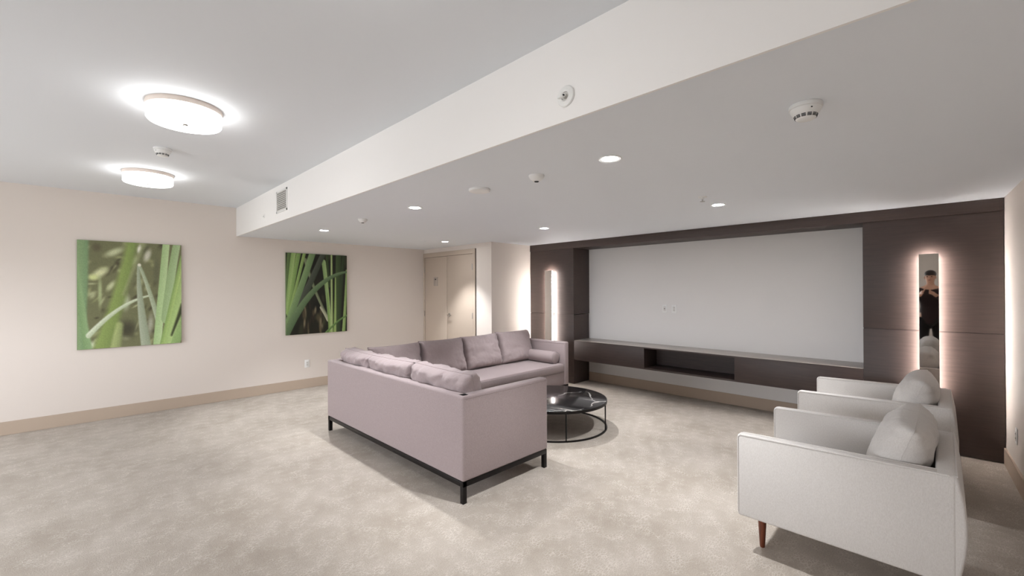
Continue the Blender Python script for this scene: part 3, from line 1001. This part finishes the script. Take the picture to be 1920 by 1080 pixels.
# along the far back (backs towards the left wall): lean so that the top tips towards +y
for x0, x1, top, seed, tl, lb in ((2.26, 2.90, 0.875, 1, 0.00, 'mauve grey back cushion in the far corner of the sofa, half hidden'),
                                  (2.91, 3.545, 0.885, 2, 0.01, 'mauve grey back cushion second from the corner in the far row'),
                                  (3.55, 4.175, 0.890, 3, -0.01, 'mauve grey back cushion third from the corner in the far row'),
                                  (4.18, 4.825, 0.900, 4, 0.01, 'mauve grey back cushion next to the bolster in the far row')):
    hh = top - zc + 0.012
    pillow('back_cushion', lb, 'cushion', GB, ((x0 + x1) / 2, 4.445, zc + hh / 2 - 0.012), x1 - x0 + 0.01, hh, 0.20, 0.0, math.radians(-17), M['sofa'], seed, tl, wr=0.007, ear=0.045, ex=4.6, pe=0.34)
# along the near back (backs towards the camera side): face +x
for y0, y1, top, seed, tl, lb in ((3.94, 4.56, 0.878, 5, -0.02, 'mauve grey back cushion farthest along the near row, by the left wall'),
                                  (3.21, 3.95, 0.880, 6, 0.02, 'brightly lit mauve grey back cushion in the middle of the near row'),
                                  (2.446, 3.205, 0.885, 7, -0.01, 'creased mauve grey back cushion at the near arm of the sofa')):
    hh = top - zc + 0.012
    pillow('back_cushion', lb, 'cushion', GB, (2.088, (y0 + y1) / 2, zc + hh / 2 - 0.012), y1 - y0 + 0.01, hh, 0.20, math.radians(90), math.radians(-14), M['sofa'], seed, tl, wr=0.013, ear=0.025, ex=7.0, pe=0.25)
# bolster
bm = bmesh.new()
R_ = 0.085
ly0, ly1 = 3.86, 4.36
lathe(bm, [(0, 0), (R_ * .7, 0.0), (R_ * .93, 0.008), (R_, 0.03), (R_ * 1.01, 0.25), (R_, 0.47), (R_ * .93, 0.492), (R_ * .7, 0.5), (0, 0.5)], 40,
      Matrix.Translation((sxb - th - R_ - 0.006, ly0, zc + R_ - 0.004)) @ Matrix.Rotation(-PI / 2, 4, 'X'))
bo = tag(obj('bolster_cushion', bm, M['sofa'], loc=(sxb - th - R_ - 0.006, 4.11, zc), angle=60), 'cylindrical mauve grey bolster lying against the far sofa arm', 'cushion')
for yy in (ly0 + 0.012, ly1 + 0.128 - 0.0):
    bm = bmesh.new()
    tube(bm, [(sxb - th - R_ - 0.006 + R_ * 0.965 * math.cos(a * PI / 16), yy, zc + R_ - 0.004 + R_ * 0.965 * math.sin(a * PI / 16)) for a in range(32)], 0.0035, 6, True)
    obj('piping', bm, M['sofa'], bo)

# ------------------------------------------------------------------ coffee table
tx, ty, tr, tz = 3.729, 3.078, 0.586, 0.305
tb = thing('coffee_table', 'round black marble coffee table on thin black metal ring base', 'coffee table', (tx, ty, 0))
bm = bmesh.new()
lathe(bm, [(0, tz - 0.014), (tr - 0.007, tz - 0.014), (tr - 0.0065, tz - 0.001), (tr - 0.008, tz), (0, tz)], 96, Matrix.Translation((tx, ty, 0)))
obj('marble_top', bm, M['marble'], tb)
bm = bmesh.new()
lathe(bm, [(tr - 0.006, tz - 0.028), (tr, tz - 0.028), (tr, tz - 0.001), (tr - 0.006, tz - 0.001), (tr - 0.006, tz - 0.013), (tr - 0.03, tz - 0.0145), (tr - 0.03, tz - 0.028), (tr - 0.006, tz - 0.028)], 96, Matrix.Translation((tx, ty, 0)))
obj('rim', bm, M['steel'], tb)
bm = bmesh.new()
lathe(bm, [(tr - 0.016, 0.0), (tr, 0.0), (tr, 0.014), (tr - 0.016, 0.014), (tr - 0.016, 0.0)], 96, Matrix.Translation((tx, ty, 0)))
obj('floor_ring', bm, M['steel'], tb)
for a in (-128, -69, 52, 111):
    ca, sa = math.cos(math.radians(a)), math.sin(math.radians(a))
    bm = bmesh.new()
    tube(bm, [(tx + (tr - 0.008) * ca, ty + (tr - 0.008) * sa, 0.012), (tx + (tr - 0.008) * ca, ty + (tr - 0.008) * sa, tz - 0.027)], 0.007, 10)
    obj('post', bm, M['steel'], tb)

# ------------------------------------------------------------------ armchairs
cw, ta = 0.815, 0.062
cy0, cy1 = -0.036, 0.838
czb, czf, czk = 0.212, 0.672, 0.69
def arm_bm(x0, x1):
    bm = B(((x0, cy0, czb), (x1, cy1, czf)))
    for v in bm.verts:
        if v.co.z > 0.5 and v.co.y < 0.3:
            v.co.z = czk
    bmesh.ops.bevel(bm, geom=list(bm.edges), offset=0.012, segments=3, profile=0.5, affect='EDGES')
    return bm
def armchair(X0, label):
    t = thing('armchair', label, 'armchair', (X0 + cw / 2, 0.4, 0), 'pair of oatmeal armchairs')
    for x0 in (X0, X0 + cw - ta):
        a = obj('armrest', arm_bm(x0, x0 + ta), M['chair'], t)
        for x, s in ((x0, -1), (x0 + ta, 1)):
            bm = bmesh.new()
            xx = x - s * 0.002
            tube(bm, [(xx, cy1 - 0.004, czb + 0.02), (xx, cy1 - 0.004, czf - 0.016), (xx, cy1 - 0.016, czf - 0.003), (xx, cy0 + 0.02, czk - 0.003)], 0.0042, 6)
            obj('piping', bm, M['chair'], a)
    bm = B(((X0 + 0.003, cy0 - 0.004, czb), (X0 + cw - 0.003, cy0 + 0.066, czk)))
    bmesh.ops.subdivide_edges(bm, edges=[e for e in bm.edges if abs(e.verts[0].co.z - e.verts[1].co.z) > 0.2], cuts=6, use_grid_fill=True)
    for v in bm.verts:
        if v.co.y < cy0 + 0.01:
            q = (v.co.z - czb) / (czk - czb)
            v.co.y -= 0.03 * math.sin(PI * q)
    bmesh.ops.bevel(bm, geom=[e for e in bm.edges if e.calc_face_angle(0) > 0.9], offset=0.012, segments=3, profile=0.5, affect='EDGES')
    bk = obj('backrest', bm, M['chair'], t)
    bm = bmesh.new()
    tube(bm, [(X0 + 0.01, cy0 - 0.001, czk - 0.004), (X0 + cw - 0.01, cy0 - 0.001, czk - 0.004)], 0.0042, 6)
    obj('piping', bm, M['chair'], bk)
    obj('seat_base', B(((X0 + ta, cy0 + 0.067, czb), (X0 + cw - ta, cy1 - 0.03, 0.33)), bev=0.008), M['chair'], t)
    obj('seat_cushion', B(((X0 + ta + 0.003, cy0 + 0.07, 0.33), (X0 + cw - ta - 0.003, cy1 - 0.008, 0.465)), bev=0.03, seg=4), M['chair'], t)
    for x in (X0 + 0.15, X0 + cw - 0.15):
        for y in (0.752, 0.045):
            bm = bmesh.new()
            lathe(bm, [(0, 0), (0.012, 0), (0.014, 0.006), (0.024, 0.2), (0.024, czb + 0.003), (0, czb + 0.003)], 20, Matrix.Translation((x, y, 0)))
            obj('leg', bm, M['walnut'], t)
    return t
A1, A2 = 2.655, 4.10
ch = armchair(A1, 'nearer light oatmeal armchair at the lower right with a walnut leg showing')
dup(ch, (A2 + cw / 2, 0.4, 0), 'farther light oatmeal armchair, in front of the dark panel column')
for X0, sd, lb in ((A1, 11, 'plump oatmeal back pillow on the nearer armchair'), (A2, 12, 'creased oatmeal back pillow on the farther armchair')):
    pillow('back_pillow', lb, 'cushion', 'back pillows on the armchairs', (X0 + cw / 2, 0.162, 0.648), cw - 2 * ta - 0.02, 0.405, 0.23, PI, math.radians(-19), M['chair'], sd, wr=0.008, pe=0.40, pipe=0.0008, ear=0.0, ex=2.8)

# ------------------------------------------------------------------ the person seen only in the right mirror
def skin_mesh(name, joints, links, material, parent, root=0, sub=2, base=Vector((0, 0, 0))):
    """one continuous skin: joints = [(x, y, z, radius)]"""
    me = bpy.data.meshes.new(name)
    me.from_pydata([Vector(j[:3]) for j in joints], links, [])
    o = bpy.data.objects.new(name, me)
    COL.objects.link(o)
    o.modifiers.new('skin', 'SKIN')
    if not me.skin_vertices:
        bpy.context.view_layer.objects.active = o
        bpy.ops.mesh.customdata_skin_add()
    for v, j in zip(me.skin_vertices[0].data, joints):
        v.radius = (j[3], j[4] if len(j) > 4 else j[3])
    me.skin_vertices[0].data[root].use_root = True
    sd = o.modifiers.new('sub', 'SUBSURF'); sd.levels = sub; sd.render_levels = sub
    me.materials.append(material)
    dg = bpy.context.evaluated_depsgraph_get()
    m2 = bpy.data.meshes.new_from_object(o.evaluated_get(dg))
    m2.name = name
    o.modifiers.clear()
    o.data = m2
    m2.shade_smooth()
    o.parent = parent
    return o

M['skin'] = mat('skin', srgb(196, 150, 126), 0.55)
M['hair'] = mat('dark_hair', srgb(38, 26, 22), 0.6)
M['coat'] = fabric_mat('dark_jacket_cloth', srgb(46, 32, 32), srgb(34, 24, 24), 300, 0.2)
M['trouser'] = fabric_mat('black_trouser_cloth', srgb(30, 25, 25), srgb(22, 19, 19), 300, 0.2)
M['eye'] = mat('eye', srgb(40, 30, 26), 0.2)
M['lip'] = mat('lip', srgb(158, 96, 86), 0.5)
pe = thing('person', 'standing person in dark clothes seen only in the right mirror', 'person', (-0.62, 0.17, 0))
pe.rotation_euler = (0, 0, math.radians(8))
# local frame: the figure faces +x, y to its left
J = [(0, 0, .96, .13, .16), (0, 0, 1.12, .105, .14), (.01, 0, 1.30, .115, .165), (0, 0, 1.46, .085, .13), (.005, 0, 1.55, .052), (.02, 0, 1.63, .062),
     (.03, 0, 1.70, .084, .076), (.02, 0, 1.78, .070, .066)]
K = [(0, 1), (1, 2), (2, 3), (3, 4), (4, 5), (5, 6), (6, 7)]
hands = []
for s_ in (-1, 1):
    b0 = len(J)
    J += [(0, .165 * s_, 1.45, .058), (.02, .25 * s_, 1.20, .044), (.20, .15 * s_, 1.32, .034), (.27, .10 * s_, 1.37, .026), (.315, .075 * s_, 1.40, .026, .036)]
    K += [(3, b0), (b0, b0 + 1), (b0 + 1, b0 + 2), (b0 + 2, b0 + 3), (b0 + 3, b0 + 4)]
    for q, (dz, ln) in enumerate(((.026, .066), (.009, .074), (-.008, .069), (-.024, .054))):
        f0_ = len(J)
        J += [(.345, .072 * s_, 1.405 + dz, .0095), (.345 + ln * .55, (.072 - .012) * s_, 1.412 + dz, .0088), (.345 + ln * .8, (.072 - .034) * s_, 1.416 + dz, .0078)]
        K += [(b0 + 4, f0_), (f0_, f0_ + 1), (f0_ + 1, f0_ + 2)]
    f0_ = len(J)
    J += [(.300, .052 * s_, 1.432, .011), (.318, .036 * s_, 1.462, .0095), (.322, .022 * s_, 1.484, .008)]
    K += [(b0 + 3, f0_), (f0_, f0_ + 1), (f0_ + 1, f0_ + 2)]
for s_ in (-1, 1):
    b0 = len(J)
    J += [(0, .09 * s_, .88, .095), (.015, .10 * s_, .50, .058), (-.01, .105 * s_, .12, .038), (.02, .108 * s_, .05, .036), (.13, .12 * s_, .03, .030, .038)]
    K += [(0, b0), (b0, b0 + 1), (b0 + 1, b0 + 2), (b0 + 2, b0 + 3), (b0 + 3, b0 + 4)]
body = skin_mesh('body', J, K, M['skin'], pe)
JJ = [(0, 0, .80, .135, .175), (0, 0, .96, .14, .175), (0, 0, 1.12, .12, .155), (.01, 0, 1.30, .128, .18), (0, 0, 1.455, .095, .14), (.004, 0, 1.515, .066)]
KK = [(0, 1), (1, 2), (2, 3), (3, 4), (4, 5)]
for s_ in (-1, 1):
    b0 = len(JJ)
    JJ += [(0, .17 * s_, 1.45, .070), (.02, .25 * s_, 1.20, .056), (.20, .15 * s_, 1.32, .044), (.255, .11 * s_, 1.357, .040)]
    KK += [(4, b0), (b0, b0 + 1), (b0 + 1, b0 + 2), (b0 + 2, b0 + 3)]
skin_mesh('jacket', JJ, KK, M['coat'], pe, root=1)
TT = [(0, 0, .92, .125, .155)]
TK = []
for s_ in (-1, 1):
    b0 = len(TT)
    TT += [(0, .09 * s_, .84, .102), (.015, .10 * s_, .50, .072), (0, .105 * s_, .10, .056)]
    TK += [(0, b0), (b0, b0 + 1), (b0 + 1, b0 + 2)]
skin_mesh('trousers', TT, TK, M['trouser'], pe)
for s_ in (-1, 1):
    skin_mesh('shoe', [(-.05, .106 * s_, .046, .044, .040), (.05, .112 * s_, .044, .043, .044), (.17, .122 * s_, .034, .032, .044)], [(0, 1), (1, 2)], M['trouser'], pe)
def small(name, prof_r, loc, material, sc=(1, 1, 1)):
    bm = bmesh.new()
    bmesh.ops.create_uvsphere(bm, u_segments=16, v_segments=10, radius=prof_r)
    for v in bm.verts:
        v.co = Vector((v.co.x * sc[0], v.co.y * sc[1], v.co.z * sc[2])) + Vector(loc)
    me = bpy.data.meshes.new(name); bm.to_mesh(me); bm.free(); me.materials.append(material); me.shade_smooth()
    o = bpy.data.objects.new(name, me); COL.objects.link(o); o.parent = body
    return o
small('hair', .098, (.002, 0, 1.765), M['hair'], (1.0, .88, .78))
for s_ in (-1, 1):
    small('eye', .011, (.100, .031 * s_, 1.712), M['eye'], (.6, 1.2, .8))
    small('ear', .026, (.020, .078 * s_, 1.695), M['skin'], (.7, .35, 1.2))
small('nose', .018, (.112, 0, 1.682), M['skin'], (.9, .7, 1.3))
small('mouth', .022, (.098, 0, 1.648), M['lip'], (.5, 1.1, .35))
